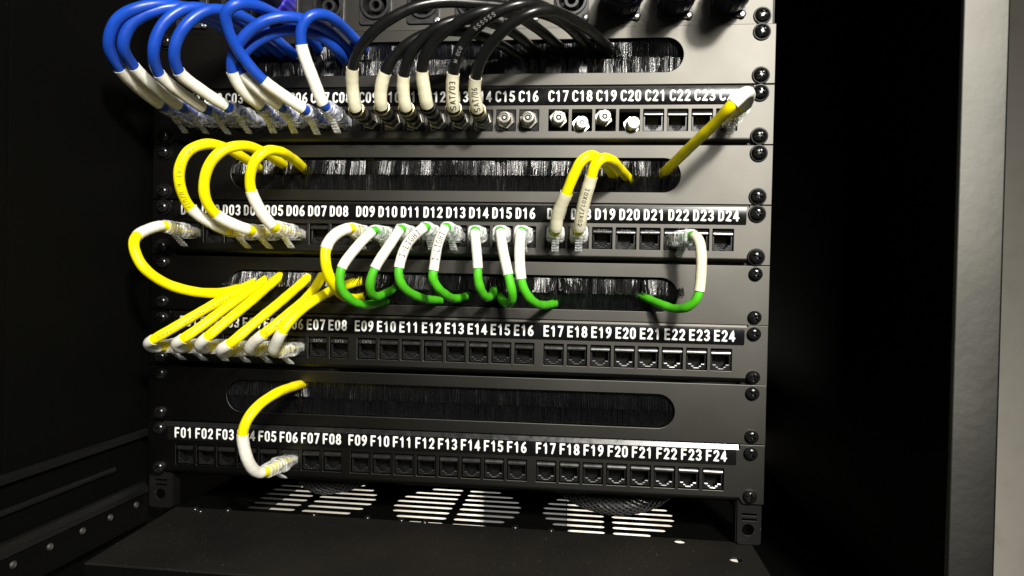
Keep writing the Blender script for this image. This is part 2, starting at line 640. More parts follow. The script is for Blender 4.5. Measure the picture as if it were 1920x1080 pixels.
# walls of the cabinet
mb = MB()
mb.box(-252.6, -251.2, -131.9, 420, -277.2, 420)
mb.box(-253.4, -252.6, -150, 420, -420, -277.0)
cpart('side_panel', mb.mesh('side_panel', M['cabinet'], smooth=False))['label'] = 'dark left inner side panel'
mb = MB()
mb.box(341, 342.5, -109, 420, -380, 420)
cpart('side_panel', mb.mesh('side_panel', M['cabinet'], smooth=False))['label'] = 'unlit right inner side panel'
mb = MB()
mb.box(-276, 342, 420, 421.5, FZ, 420)
cpart('back_panel', mb.mesh('back_panel', M['cabinet'], smooth=False))
mb = MB()
mb.box(-276, 342, -90, 419, 420, 421.5)
cpart('top_panel', mb.mesh('top_panel', M['cabinet'], smooth=False))
# front frame posts (rounded edges)


def post(x0, x1, y0, y1, z0, z1, r):
    b = MB()
    o = rrect((x0 + x1) / 2, (y0 + y1) / 2, x1 - x0, y1 - y0, r, 6)
    n = 30
    b.rings([[(x, y, z0 + (z1 - z0) * k / n) for x, y in o] for k in range(n + 1)])
    return b


cpart('front_post', post(315.6, 341, -113.5, -109.5, -420, 430, 1.9).mesh('front_post', M['post'], angle=60))
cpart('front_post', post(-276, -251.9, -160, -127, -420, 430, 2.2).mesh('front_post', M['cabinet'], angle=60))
# mounting rails behind the panel ears
rail_loc = {}
for sx in (-1, 1):
    cx = sx * 232.55
    hole = [rrect(cx, -329.0, 8.5, 8.5, 4.2, 6)]
    hole += [rrect(233.2 if sx > 0 else -232.4, z, 11.0, 1.5, 0.7, 2) for z in (-317.6, -321.4)]
    x0, x1 = (224.5, 242.0) if sx > 0 else (-242.5, -223.5)
    me = plate(rrect((x0 + x1) / 2, 30, x1 - x0, 740, 2.5, 4), hole, 1.6, M['rail'], 0.6, 0.25)
    r = cpart('mounting_rail', me)
    mb = MB()
    xa = x0 if sx > 0 else x1
    mb.box(xa - 0.8, xa + 0.8, 2.4, 12, -339, 400)
    link('rail_flange', mb.mesh('rail_flange', M['rail'], smooth=False), r)
# depth rails along the left wall


def bar_profile(name, prof, ya, yb, mat):
    b = MB()
    b.rings([[(x, ya, z) for x, z in prof], [(x, yb, z) for x, z in prof]])
    return b.mesh(name, mat, smooth=False)


cpart('depth_rail', bar_profile('depth_rail', [(-252.4, -277.4), (-250.0, -277.6), (-247.2, -279.2), (-247.0, -282.6), (-249.5, -284.0), (-252.4, -284.0)], -150, 8, M['rail']))['label'] = 'upper lip of the left depth rail'
cpart('depth_rail', bar_profile('depth_rail', [(-250.4, -299.4), (-249.6, -299.8), (-248.4, -301.0), (-248.6, -302.8), (-250.4, -303.0)], -150, -31, M['rail']))['label'] = 'thin middle rib of the left depth rail'
cpart('depth_rail', bar_profile('depth_rail', [(-250.4, -320.0), (-247.6, -320.6), (-244.6, -324.0), (-244.2, -328.0), (-246.0, -328.6), (-250.4, -328.6)], -150, 2, M['rail']))['label'] = 'lower lip of the left depth rail'
mb = MB()
mb.box(-252, -250.5, -150, 2, -320, -284)
cpart('rail_web', mb.mesh('rail_web', M['cabinet'], smooth=False))
mb = MB()
mb.box(-260, -224, -108, 420, -382, -380)
cpart('base_tray', mb.mesh('base_tray', M['cabinet'], smooth=False))
mb = MB()
mb.box(242, 342, -108, 420, -382, -380)
cpart('base_tray', mb.mesh('base_tray', M['cabinet'], smooth=False))
me = plate([(-150, -352), (2, -352), (2, -328.8), (-150, -328.8)], [circle(y, -334.6, 2.6, 16) for y in (-131, -101, -71, -42, -12)], 1.2, M['cabinet'], 0, 0.15)
for v in me.vertices:
    x, y, z = v.co
    v.co = (-0.245 - y, x, z)
lb = cpart('lower_bracket', me)
mb = MB()
mb.lathe((-245.2, 0, 0), (1, 0, 0), [(0, 2.5), (0.9, 2.4), (1.5, 1.6), (1.7, 0.5)], 16)
hole_glint = mb.mesh('rivet_or_hole_glint', M['hole_glint'])  # added domes in the bracket holes; pale metal stands for light there
for y in (-131, -101, -71, -42, -12):
    cpart('rivet_or_hole_glint', hole_glint, (0, y, -334.6))

# ------------------------------------------------------------------ shared small parts


def screw_mesh():
    b = MB()
    n = 56
    prof = [(0.0, 4.9), (1.0, 5.0), (1.9, 4.85), (2.7, 4.4), (3.3, 3.7), (3.65, 3.1), (3.85, 2.5), (3.95, 1.9), (4.0, 1.4), (4.02, 0.9), (4.02, 0.4)]
    R = []
    for s, r in prof:
        ring = []
        for k in range(n):
            a = 2 * pi * k / n + 0.35
            x, z = r * cos(a), r * sin(a)
            d = s
            if r < 2.9:
                xr, zr = x * cos(0.5) + z * sin(0.5), -x * sin(0.5) + z * cos(0.5)
                if min(abs(xr), abs(zr)) < 0.62:
                    d = s - 1.9
            ring.append((x, -d, z))
        R.append(ring)
    b.rings(R, True, True)
    return b.mesh('screw', M['screw'], angle=28)


SCREW = screw_mesh()
mb = MB()
mb.lathe((0, 0, 0), (0, -1, 0), [(-0.1, 6.3), (0.9, 6.4), (1.7, 6.1), (1.75, 5.4), (1.0, 5.0)], 32)
WASHER = mb.mesh('washer', M['washer'])


def screw_set(panel, ox, zt, washer, sides=(-1, 1), yf=-1.6, rows=(6.35, 38.1)):
    for s in sides:
        for d in rows:
            h = 1.2 if washer else 0.0
            o = link('screw', SCREW, panel, (s * 232.55 - ox, yf - h, zt - d))
            o.rotation_euler.y = random.uniform(0, 1.5)
            if washer:
                link('washer', WASHER, o, (0, h, 0))


# network port (snap-in jack): local origin at the middle of the opening, front at y=0
def jack_meshes():
    outer = rrect(0, 0, 14.7, 15.9, 0.5, 2)
    inner = [(-5.9, 3.2), (-5.9, -3.5), (-3.5, -3.5), (-3.5, -5.1), (-2.0, -5.1), (-2.0, -6.5), (2.0, -6.5), (2.0, -5.1), (3.5, -5.1), (3.5, -3.5), (5.9, -3.5), (5.9, 3.2)]
    body = plate(outer, [inner], 9.0, M['jack'], 0.9, 0.28)
    b = MB()
    b.box(-6.5, 6.5, 9.2, 9.8, -7.2, 4.2)
    back = b.mesh('jack_back', M['hole'], smooth=False)
    b = MB()
    n = 8
    prof = [(0.9, 3.45)]
    for k in range(n + 1):
        a = radians(-4 + 60 * k / n)
        prof.append((3.9 - 5.2 * cos(a), 4.1 + 4.3 * sin(a)))
    prof.append((2.5, 7.75))
    b.rings([[(-6.9, y, z) for y, z in prof], [(6.9, y, z) for y, z in prof]])
    bar = b.mesh('port_cap', M['jackbar'], angle=40)
    b = MB()
    for k in range(8):
        x = (k - 3.5) * 1.02
        b.rings([[(x - 0.2, 1.9, 3.0), (x + 0.2, 1.9, 3.0), (x + 0.2, 1.7, 2.75), (x - 0.2, 1.7, 2.75)],
                 [(x - 0.2, 8.6, -0.9), (x + 0.2, 8.6, -0.9), (x + 0.2, 8.6, -1.2), (x - 0.2, 8.6, -1.2)]])
    con = b.mesh('contacts', M['gold'], smooth=False)
    b = MB()
    for xa, xb, za in ((-5.7, -3.6, -3.65), (3.6, 5.7, -3.65), (-3.4, -2.05, -5.25), (2.05, 3.4, -5.25), (-1.9, 1.9, -6.45)):
        pr = [(0.15, za - 0.75), (0.15, za - 0.6), (0.42, za), (3.5, za - 0.05), (3.5, za - 0.75)]
        b.rings([[(xa, y, z) for y, z in pr], [(xb, y, z) for y, z in pr]])
    led = b.mesh('port_ledge', M['jackbar'], smooth=False)
    return body, back, bar, con, led


JACK = jack_meshes()


def add_jack(panel, x, mark=None):
    p = link('network_port', JACK[0], panel, (x + random.uniform(-0.15, 0.15), random.uniform(-0.1, 0.25), random.uniform(-0.15, 0.15)))
    p.rotation_euler = (random.uniform(-0.035, 0.035), random.uniform(-0.012, 0.012), random.uniform(-0.04, 0.04))
    link('port_back', JACK[1], p)
    link('port_cap', JACK[2], p)
    link('contacts', JACK[3], p)
    link('port_ledge', JACK[4], p)
    if mark:
        vs, fs = text_flat(mark, 7.2, 2.3, 0.12)
        b = MB()
        b.add([(vx, -1.40 - vh, vy + 5.4) for vx, vy, vh in vs], fs)
        link('lettering', b.mesh('lettering', M['greyprint'], smooth=False), p)


# threaded coax barrel with hex nut, front pointing to -y
def coax_mesh(length=11.0, back=0.0):
    b = MB()
    b.lathe((0, back, 0), (0, -1, 0), [(0, 6.9), (0.3, 7.1), (2.6, 7.1), (3.0, 6.7)], 6)
    prof = [(2.5, 4.7)]
    s = 3.2
    while s < length - 1.2:
        prof += [(s, 4.75), (s + 0.35, 4.45), (s + 0.7, 4.75)]
        s += 0.8
    prof += [(length - 0.8, 4.7), (length - 0.1, 4.4), (length, 4.1), (length, 3.4), (length - 1.0, 3.1), (length - 1.0, 0.9), (length - 2.2, 0.5)]
    b.lathe((0, back, 0), (0, -1, 0), prof, 24)
    return b.mesh('coax_socket', M['nickel'], angle=30)


COAX = coax_mesh()
b_ = MB()
b_.lathe((0, -9.95, 0), (0, -1, 0), [(0, 3.1), (0.05, 2.2)], 20)
COAXIN = b_.mesh('dielectric', M['letter'])

# ------------------------------------------------------------------ patch panels
PP = {'C': (0, 0.69, -25.98, -0.0003), 'D': (2, 0.31, -25.93, 0.0003), 'E': (4, 1.17, -26.27, 0.0033), 'F': (6, -2.41, -26.87, 0.0068)}
DESC = {
    'C': 'black patch panel labelled C01 to C24 with blue plugs, coax sockets and four loose barrels',
    'D': 'black patch panel labelled D01 to D24 with yellow and green cables plugged in',
    'E': 'black patch panel labelled E01 to E24 with six yellow cables at its left end',
    'F': 'lowest black patch panel labelled F01 to F24 with a single yellow cable'}
WP = 242.8


def port_x(n):
    return ((n - 1) // 8 - 1) * 146.42 + ((n - 1) % 8 - 3.5) * 17.725


for row, (k, ox, oz, ro) in PP.items():
    zc = -k * U + oz
    P = thing('patch_panel', DESC[row], 'patch panel', (ox, 0, zc), 'patch panels')
    P.rotation_euler.y = -ro
    top = -oz - 0.35
    bot = top - U + 0.7
    tl = top - (3.7 if row == 'F' else 1.3)
    lo = bot + 4.6
    xl, xr = -226.0, 227.0
    outline = [(-WP - ox, bot), (xl - 3, bot), (xl, lo), (xr, lo), (xr + 3, bot), (WP - ox, bot), (WP - ox, top), (xr, top), (xr, tl), (xl, tl), (xl, top), (-WP - ox, top)]
    holes = [rrect(port_x(n), 0, 15.1, 16.3, 0.4, 2) for n in range(1, 25)]
    link('face_plate', plate(outline, holes, 1.6, M['panel'], -1.6, 0.3), P)
    # rolled lower edge and sloping upper edge of the middle section
    b = MB()
    pr = [(-1.6 + 5.2 * (1 - cos(a)), lo + 0.2 - 4.2 * sin(a)) for a in [radians(10 * q) for q in range(0, 10)]]
    pr += [(16, lo - 4.0), (16, lo - 2.8), (2, lo - 2.6), (0, lo + 0.2)]
    b.rings([[(xl + 0.6, y, z) for y, z in pr], [(xr - 0.6, y, z) for y, z in pr]])
    link('lower_edge', b.mesh('lower_edge', M['panel'], angle=25), P)
    b = MB()
    hgt = top - tl
    pr = [(-1.6, tl - 0.1), (-1.6 + 0.47 * hgt, tl + hgt * 0.95), (0.4 + 0.47 * hgt, top), (14, top), (14, top - 0.8), (0, tl - 0.1)]
    b.rings([[(xl + 0.6, y, z) for y, z in pr], [(xr - 0.6, y, z) for y, z in pr]])
    link('upper_edge', b.mesh('upper_edge', M['jackbar'] if row == 'F' else M['panel'], smooth=False), P)
    # three label strips under a clear bowed cover
    off = 18.0
    zz0, zz1 = off - 6.3, min(off + 6.1, tl - 0.1)
    for g, (a, c_) in enumerate(((-222.5, -72.6), (-72.3, 72.6), (72.9, 224.5))):
        b = MB()
        n = 12
        pr = []
        for q in range(n + 1):
            t = q / n * 2 - 1
            pr.append((-2.6 - 0.62 * (1 - t * t), (zz0 + zz1) / 2 + (zz1 - zz0) / 2 * t))
        pr += [(-1.65, zz1), (-1.65, zz0)]
        b.rings([[(a, y, z) for y, z in pr], [(c_, y, z) for y, z in pr]])
        st = link('label_strip', b.mesh('label_strip', M['tape'], angle=40), P)
        b = MB()
        o0, ps = {0: (-1.25, 17.77), 1: (-1.9, 17.92), 2: (-0.3, 18.02)}[g]
        if row == 'D' and g == 2:
            o0 = 1.2
        if row == 'F':
            o0 += 0.9 - 0.5 * g
        for q in range(8):
            n_ = g * 8 + q + 1
            vs, fs = text_flat('%s%02d' % (row, n_), 15.0, 8.5)
            x = port_x(g * 8 + 1) + o0 + q * ps
            pts = []
            for vx, vy, vh in vs:
                t = vy / 6.2
                pts.append((x + vx, -3.25 + 0.62 * t * t - vh, off - 0.1 + vy))
            b.add(pts, fs)
        link('lettering', b.mesh('lettering', M['letter'], smooth=False), st)
    # ports
    for n in range(1, 25):
        x = port_x(n)
        if row != 'C' or n <= 8 or n >= 21:
            mark = 'CAT6' if (row, n) in (('D', 19), ('D', 20), ('D', 21), ('E', 7), ('E', 8), ('E', 9)) else None
            add_jack(P, x, mark)
        elif n <= 16:
            ins = MB()
            ins.box(-7.2, 7.2, -1.3, 3, -7.8, 7.8)
            s = link('coax_socket', COAX, P, (x, -1.3, 0))
            link('socket_insert', ins.mesh('socket_insert', M['jack'], smooth=False), s, (0, 1.3, 0))
            link('dielectric', COAXIN, s)
        else:
            dx, dz, tx, tz = {17: (-0.5, 1.6, 0.05, 0.1), 18: (-1.2, -3.0, -0.03, 0.16), 19: (-2.0, 2.2, 0.04, 0.14), 20: (1.6, -3.6, -0.04, 0.15)}[n]
            s = link('coax_socket', COAX, P, (x + dx, 3.5, dz))
            s.rotation_euler = (tx, 0, tz)
            s['label'] = 'loose coax barrel in an open cutout'
            link('dielectric', COAXIN, s)
    b = MB()
    b.box(xl + 10, xr - 10, 24, 25, -12, 12)
    link('inner_back', b.mesh('inner_back', M['hole'], smooth=False), P)
    screw_set(P, ox, top + 0.35, row in 'CD')

# ------------------------------------------------------------------ cable runs (mm): jack, control points, sleeve range
CABLES = {
  'C01': ('blue', (-207.8, 0.0, -26.2), [(-212.6, -38.0, -21.7), (-216.1, -58.0, -15.2), (-216.1, -80.0, -7.3), (-213.1, -95.0, 3.5), (-203.9, -100.0, 18.2), (-189.9, -97.0, 27.5), (-176.4, -84.0, 34.2), (-171.5, -58.0, 36.4), (-166.2, -38.0, 36.0), (-160.1, -16.0, 34.1), (-156.8, 12.0, 29.0)], (0, 2)),
  'C02': ('blue', (-190.0, 0.0, -26.2), [(-197.2, -38.0, -23.0), (-202.5, -56.0, -16.3), (-207.5, -77.0, -5.3), (-204.2, -93.0, 4.0), (-196.8, -95.0, 17.4), (-182.1, -90.0, 28.3), (-167.8, -78.0, 34.5), (-161.1, -50.0, 36.9), (-154.4, -22.0, 35.1), (-149.1, 12.0, 30.2)], (0, 2)),
  'C03': ('blue', (-172.3, 0.0, -26.2), [(-178.0, -38.0, -24.7), (-185.2, -56.0, -18.0), (-190.1, -75.0, -9.7), (-185.6, -88.0, 1.8), (-178.8, -90.0, 17.2), (-167.3, -83.0, 31.5), (-156.0, -66.0, 36.8), (-150.2, -38.0, 34.9), (-142.9, -12.0, 31.9), (-137.2, 12.0, 27.0)], (0, 2)),
  'C04': ('blue', (-154.6, 0.0, -26.2), [(-160.7, -38.0, -23.2), (-169.9, -57.0, -16.1), (-176.1, -74.0, -8.1), (-172.5, -85.0, 2.6), (-164.6, -87.0, 17.3), (-153.1, -79.0, 31.6), (-144.4, -64.0, 36.6), (-136.4, -34.0, 36.1), (-129.5, -8.0, 30.5), (-126.3, 12.0, 26.4)], (0, 2)),
  'C05': ('blue', (-136.9, 0.0, -26.2), [(-134.5, -38.0, -22.1), (-139.3, -52.0, -16.5), (-142.0, -64.0, -5.5), (-139.4, -69.0, 2.6), (-129.6, -74.0, 14.1), (-115.6, -74.0, 24.8), (-103.1, -68.0, 30.5), (-92.6, -54.0, 33.3), (-84.1, -28.0, 33.4), (-79.8, -2.0, 28.9), (-78.9, 12.0, 26.2)], (0, 2)),
  'C06': ('blue', (-119.1, 0.0, -26.2), [(-118.7, -38.0, -23.0), (-125.7, -50.0, -17.2), (-135.4, -60.0, -5.8), (-136.3, -63.0, 3.0), (-129.7, -64.0, 11.6), (-116.1, -60.0, 21.7), (-103.4, -50.0, 27.8), (-91.5, -34.0, 29.0), (-84.2, -14.0, 24.5), (-86.8, 12.0, 21.2)], (0, 2)),
  'C07': ('blue', (-101.4, 0.0, -26.2), [(-100.6, -38.0, -25.5), (-110.0, -50.0, -19.2), (-121.0, -60.0, -10.9), (-131.3, -74.0, 3.8), (-133.9, -86.0, 16.0), (-131.9, -92.0, 24.4), (-125.7, -92.0, 29.9), (-119.6, -80.0, 34.5), (-113.6, -56.0, 36.7), (-107.5, -24.0, 36.0), (-107.1, 12.0, 31.8)], (0, 2)),
  'C08': ('blue', (-83.7, 0.0, -26.3), [(-85.6, -37.0, -22.2), (-89.1, -46.0, -8.7), (-95.3, -56.0, 15.3), (-93.4, -60.0, 25.8), (-87.7, -60.0, 33.6), (-80.9, -53.0, 37.6), (-75.5, -37.0, 37.4), (-70.4, -13.0, 32.8), (-69.3, 12.0, 31.2)], (0, 2)),
  'C09': ('coax', (-61.3, 0.0, -26.3), [(-61.6, -36.0, -25.2), (-61.4, -44.0, -12.2), (-58.5, -53.0, -0.8), (-52.0, -60.0, 8.8), (-41.8, -66.0, 17.6), (-28.4, -69.0, 26.4), (-10.3, -68.0, 35.4), (7.4, -62.0, 40.7), (26.3, -54.0, 42.7), (52.7, -42.0, 43.9), (82.1, -28.0, 41.2), (101.2, -10.0, 32.6), (111.2, 12.0, 28.7)], (0, 2)),
  'C10': ('coax', (-43.6, 0.0, -26.3), [(-42.3, -36.0, -24.1), (-40.8, -43.0, -14.0), (-36.0, -49.0, -2.9), (-29.1, -52.0, 6.6), (-17.0, -55.0, 15.9), (-1.2, -52.0, 24.1), (15.0, -44.0, 27.4), (30.3, -30.0, 28.0), (43.3, -12.0, 26.9), (61.4, 12.0, 20.2)], (0, 2)),
  'C11': ('coax', (-25.9, 0.0, -26.3), [(-24.0, -36.0, -25.0), (-24.2, -43.0, -14.9), (-22.4, -49.0, -5.3), (-17.6, -55.0, 5.1), (-8.5, -60.0, 14.7), (6.5, -63.0, 24.3), (22.4, -58.0, 30.3), (38.1, -44.0, 33.0), (51.2, -26.0, 32.5), (61.5, -10.0, 28.5), (68.8, 12.0, 25.9)], (0, 2)),
  'C12': ('coax', (-8.2, 0.0, -26.3), [(-8.2, -36.0, -23.1), (-8.8, -44.0, -12.7), (-9.1, -50.0, -2.4), (-4.6, -57.0, 7.6), (5.2, -63.0, 16.4), (21.5, -68.0, 25.1), (38.7, -68.0, 31.9), (52.6, -55.0, 35.2), (67.4, -34.0, 33.9), (81.6, -12.0, 29.1), (90.7, 12.0, 27.3)], (0, 2)),
  'C13': ('coax', (9.6, 0.0, -26.3), [(11.1, -36.0, -25.2), (11.7, -44.0, -14.7), (13.6, -51.0, -4.4), (19.6, -60.0, 8.5), (30.0, -68.0, 18.5), (46.5, -74.0, 28.0), (63.5, -72.0, 34.0), (77.3, -58.0, 37.1), (90.2, -36.0, 34.2), (103.2, -12.0, 28.7), (112.5, 12.0, 26.2)], (0, 2)),
  'C14': ('coax', (27.3, 0.0, -26.3), [(28.6, -36.0, -26.4), (27.8, -44.0, -16.7), (29.7, -52.0, -7.9), (35.9, -62.0, 3.2), (45.2, -70.0, 11.8), (57.1, -76.0, 20.3), (69.7, -77.0, 26.3), (81.0, -70.0, 30.5), (91.7, -55.0, 32.2), (105.3, -34.0, 31.3), (117.7, -12.0, 28.5), (126.3, 12.0, 26.8)], (0, 2)),
  'C24': ('yellow', (209.1, 0.0, -26.3), [(212.9, -44.0, -26.5), (212.4, -57.0, -24.9), (210.0, -68.0, -24.4), (205.1, -76.0, -27.5), (198.5, -79.0, -34.3), (190.2, -64.0, -43.2), (180.0, -42.0, -52.0), (169.8, -14.0, -60.7), (162.7, 14.0, -66.6)], (0, 4)),
  'D01': ('yellow', (-208.1, 0.0, -115.2), [(-209.9, -38.0, -112.9), (-212.9, -50.0, -116.7), (-214.7, -60.0, -122.1), (-211.4, -68.0, -130.2), (-204.2, -68.0, -144.5), (-194.8, -56.0, -156.0), (-182.6, -42.0, -161.7), (-172.8, -22.0, -162.9), (-167.9, -2.0, -159.6), (-168.1, 12.0, -157.5)], (0, 2)),
  'D04': ('yellow', (-155.0, 0.0, -115.2), [(-157.9, -42.0, -115.2), (-164.9, -51.0, -110.6), (-173.5, -61.0, -101.7), (-175.2, -71.0, -87.8), (-173.3, -75.0, -75.4), (-168.5, -73.0, -63.5), (-160.7, -63.0, -56.3), (-154.1, -48.0, -56.5), (-151.7, -25.0, -60.1), (-153.7, -4.0, -62.3), (-156.2, 12.0, -63.1)], (0, 2)),
  'D05': ('yellow', (-137.2, 0.0, -115.2), [(-139.8, -40.0, -115.2), (-147.4, -50.0, -111.8), (-155.7, -58.0, -105.8), (-158.9, -66.0, -96.4), (-157.4, -71.0, -84.0), (-152.4, -72.0, -71.1), (-145.0, -68.0, -61.4), (-136.6, -58.0, -56.5), (-131.7, -38.0, -56.9), (-132.3, -12.0, -59.0), (-134.4, 12.0, -60.4)], (0, 2)),
  'D06': ('yellow', (-119.5, 0.0, -115.2), [(-121.3, -40.0, -112.2), (-126.1, -49.0, -102.6), (-130.5, -56.0, -88.5), (-129.5, -60.0, -78.4), (-124.7, -62.0, -67.4), (-118.5, -58.0, -60.2), (-115.1, -45.0, -58.2), (-115.6, -22.0, -59.1), (-116.6, -2.0, -61.8), (-116.3, 12.0, -64.7)], (0, 2)),
  'D09': ('yellow', (-61.7, 0.0, -115.1), [(-63.1, -40.0, -113.0), (-68.4, -48.0, -116.7), (-72.0, -54.0, -122.5), (-73.8, -57.0, -129.1), (-73.2, -58.0, -139.7), (-71.7, -52.0, -150.9), (-69.6, -36.0, -161.0), (-67.6, -16.0, -164.9), (-67.1, 10.0, -164.1)], (0, 3)),
  'D17': ('yellow', (84.7, 0.0, -115.1), [(86.5, -28.0, -111.4), (88.1, -36.0, -100.7), (94.2, -46.0, -86.8), (99.2, -52.0, -75.2), (104.1, -55.0, -66.2), (109.8, -52.0, -62.0), (117.2, -38.0, -62.4), (124.2, -14.0, -65.2), (128.6, 12.0, -66.7)], (0, 2)),
  'D18': ('yellow', (102.4, 0.0, -115.1), [(103.3, -28.0, -110.8), (105.7, -39.0, -95.5), (111.2, -50.0, -75.9), (113.5, -53.0, -68.7), (118.1, -53.0, -64.0), (124.1, -45.0, -63.6), (130.4, -24.0, -65.7), (137.0, 0.0, -67.7), (140.8, 12.0, -69.9)], (0, 2)),
  'E01': ('yellow', (-207.3, 0.0, -205.1), [(-209.7, -37.0, -204.4), (-212.5, -43.0, -204.4), (-211.5, -49.0, -201.0), (-205.1, -53.0, -197.7), (-191.6, -47.0, -187.9), (-174.6, -30.0, -173.0), (-163.5, -11.0, -161.6), (-156.7, 4.0, -154.2), (-154.4, 12.0, -151.1)], (0, 3)),
  'E02': ('yellow', (-189.6, 0.0, -205.0), [(-190.8, -37.0, -204.2), (-190.6, -44.0, -204.3), (-189.0, -50.0, -200.2), (-181.8, -53.0, -196.2), (-171.3, -46.0, -186.6), (-159.6, -30.0, -171.8), (-150.9, -10.0, -159.2), (-146.9, 4.0, -151.4), (-144.4, 12.0, -147.4)], (0, 3)),
  'E03': ('yellow', (-171.8, 0.0, -204.9), [(-172.4, -37.0, -204.0), (-173.0, -44.0, -203.7), (-169.7, -51.0, -199.5), (-162.7, -54.0, -194.3), (-152.7, -46.0, -182.9), (-143.6, -28.0, -168.6), (-138.7, -8.0, -156.4), (-135.2, 4.0, -148.6), (-132.7, 12.0, -143.7)], (0, 3)),
  'E04': ('yellow', (-154.1, 0.0, -204.9), [(-154.6, -37.0, -205.8), (-156.2, -44.0, -207.1), (-153.2, -51.0, -203.2), (-145.5, -54.0, -198.8), (-134.0, -46.0, -186.2), (-122.4, -28.0, -170.4), (-116.3, -8.0, -157.9), (-112.0, 4.0, -149.4), (-109.2, 12.0, -144.1)], (0, 3)),
  'E05': ('yellow', (-136.4, 0.0, -204.8), [(-136.6, -37.0, -204.8), (-136.1, -43.0, -203.4), (-129.8, -49.0, -197.6), (-120.7, -53.0, -191.2), (-109.3, -45.0, -179.3), (-101.1, -27.0, -166.3), (-99.9, -10.0, -156.7), (-99.7, 2.0, -148.3), (-101.1, 12.0, -143.9)], (0, 3)),
  'E06': ('yellow', (-118.7, 0.0, -204.8), [(-119.2, -36.0, -205.5), (-118.0, -42.0, -204.0), (-113.2, -48.0, -197.9), (-106.7, -53.0, -188.8), (-101.5, -48.0, -179.3), (-93.9, -36.0, -168.7), (-84.8, -20.0, -159.9), (-74.6, -3.0, -153.6), (-68.2, 10.0, -150.5)], (0, 3)),
  'F06': ('yellow', (-122.2, 0.0, -294.7), [(-124.0, -42.0, -294.0), (-126.3, -49.0, -291.5), (-127.9, -58.0, -281.5), (-129.2, -64.0, -261.5), (-126.2, -64.0, -251.2), (-122.1, -56.0, -242.2), (-116.6, -40.0, -235.7), (-113.8, -16.0, -234.0), (-114.7, 2.0, -235.0), (-114.9, 12.0, -235.6)], (0, 3)),
  'D10': ('green', (-44.0, 0.0, -115.1), [(-45.0, -40.0, -114.6), (-53.6, -47.0, -125.6), (-63.3, -53.0, -142.0), (-64.3, -54.0, -149.6), (-62.9, -51.0, -158.7), (-57.5, -40.0, -166.8), (-52.3, -24.0, -168.7), (-48.0, -6.0, -167.1), (-46.0, 10.0, -165.3)], (0, 2)),
  'D11': ('green', (-26.3, 0.0, -115.1), [(-25.4, -38.0, -113.0), (-31.7, -44.0, -125.1), (-40.1, -50.0, -141.8), (-43.4, -50.0, -151.4), (-44.4, -44.0, -159.4), (-43.5, -34.0, -162.3), (-43.0, -16.0, -160.6), (-42.3, 0.0, -157.9), (-40.5, 10.0, -155.4)], (0, 2)),
  'D12': ('green', (-8.6, 0.0, -115.1), [(-7.3, -38.0, -111.2), (-17.8, -45.0, -123.0), (-22.3, -51.0, -141.1), (-22.2, -51.0, -147.9), (-20.0, -47.0, -154.6), (-15.8, -36.0, -160.0), (-9.8, -18.0, -163.7), (-5.2, -2.0, -164.8), (-1.8, 10.0, -165.4)], (0, 2)),
  'D13': ('green', (9.2, 0.0, -115.1), [(8.4, -40.0, -111.2), (4.3, -45.0, -122.6), (2.2, -49.0, -142.4), (1.6, -49.0, -147.3), (4.3, -45.0, -154.1), (8.2, -34.0, -159.8), (11.8, -18.0, -162.8), (15.3, -2.0, -161.8), (17.7, 10.0, -160.7)], (0, 2)),
  'D14': ('green', (26.9, 0.0, -115.1), [(28.7, -36.0, -113.3), (31.0, -41.0, -126.1), (32.9, -44.0, -140.2), (33.1, -44.0, -147.3), (34.5, -40.0, -154.9), (36.9, -32.0, -160.3), (38.8, -18.0, -160.5), (38.6, -3.0, -156.7), (37.9, 10.0, -153.5)], (0, 2)),
  'D15': ('green', (44.6, 0.0, -115.1), [(47.2, -36.0, -113.0), (50.2, -42.0, -126.6), (55.0, -47.0, -144.3), (57.1, -47.0, -152.8), (57.8, -42.0, -160.3), (54.6, -33.0, -164.8), (48.8, -18.0, -164.2), (43.9, -2.0, -161.5), (40.1, 10.0, -158.5)], (0, 2)),
  'D16': ('green', (62.3, 0.0, -115.1), [(62.2, -36.0, -112.8), (62.0, -42.0, -126.4), (64.0, -46.0, -146.7), (65.5, -45.0, -152.6), (69.1, -41.0, -159.7), (74.5, -31.0, -164.7), (79.6, -15.0, -165.9), (83.9, 0.0, -165.4), (87.5, 10.0, -164.8)], (0, 2)),
  'D22': ('green', (173.3, 0.0, -115.1), [(182.4, -36.0, -114.3), (185.1, -42.0, -117.6), (186.7, -45.0, -128.0), (185.9, -45.0, -152.3), (184.1, -44.0, -158.5), (179.4, -40.0, -163.5), (172.0, -30.0, -165.6), (163.6, -17.0, -163.2), (155.6, -2.0, -159.8), (150.1, 10.0, -157.8)], (0, 3)),
}

# ------------------------------------------------------------------ brush panels
BR = {
    1: (-1, 22.3, 0.0, 'topmost black brush panel behind the blue and black cable loops'),
    2: (1, -67.3, 0.0, 'black brush panel between the C and D label rows, three yellow cables at its left'),
    3: (3, -156.6, 0.0012, 'black brush panel between the D and E label rows with green cables entering'),
    4: (5, -244.4, 0.006, 'lowest black brush panel with almost empty slot above the F labels')}


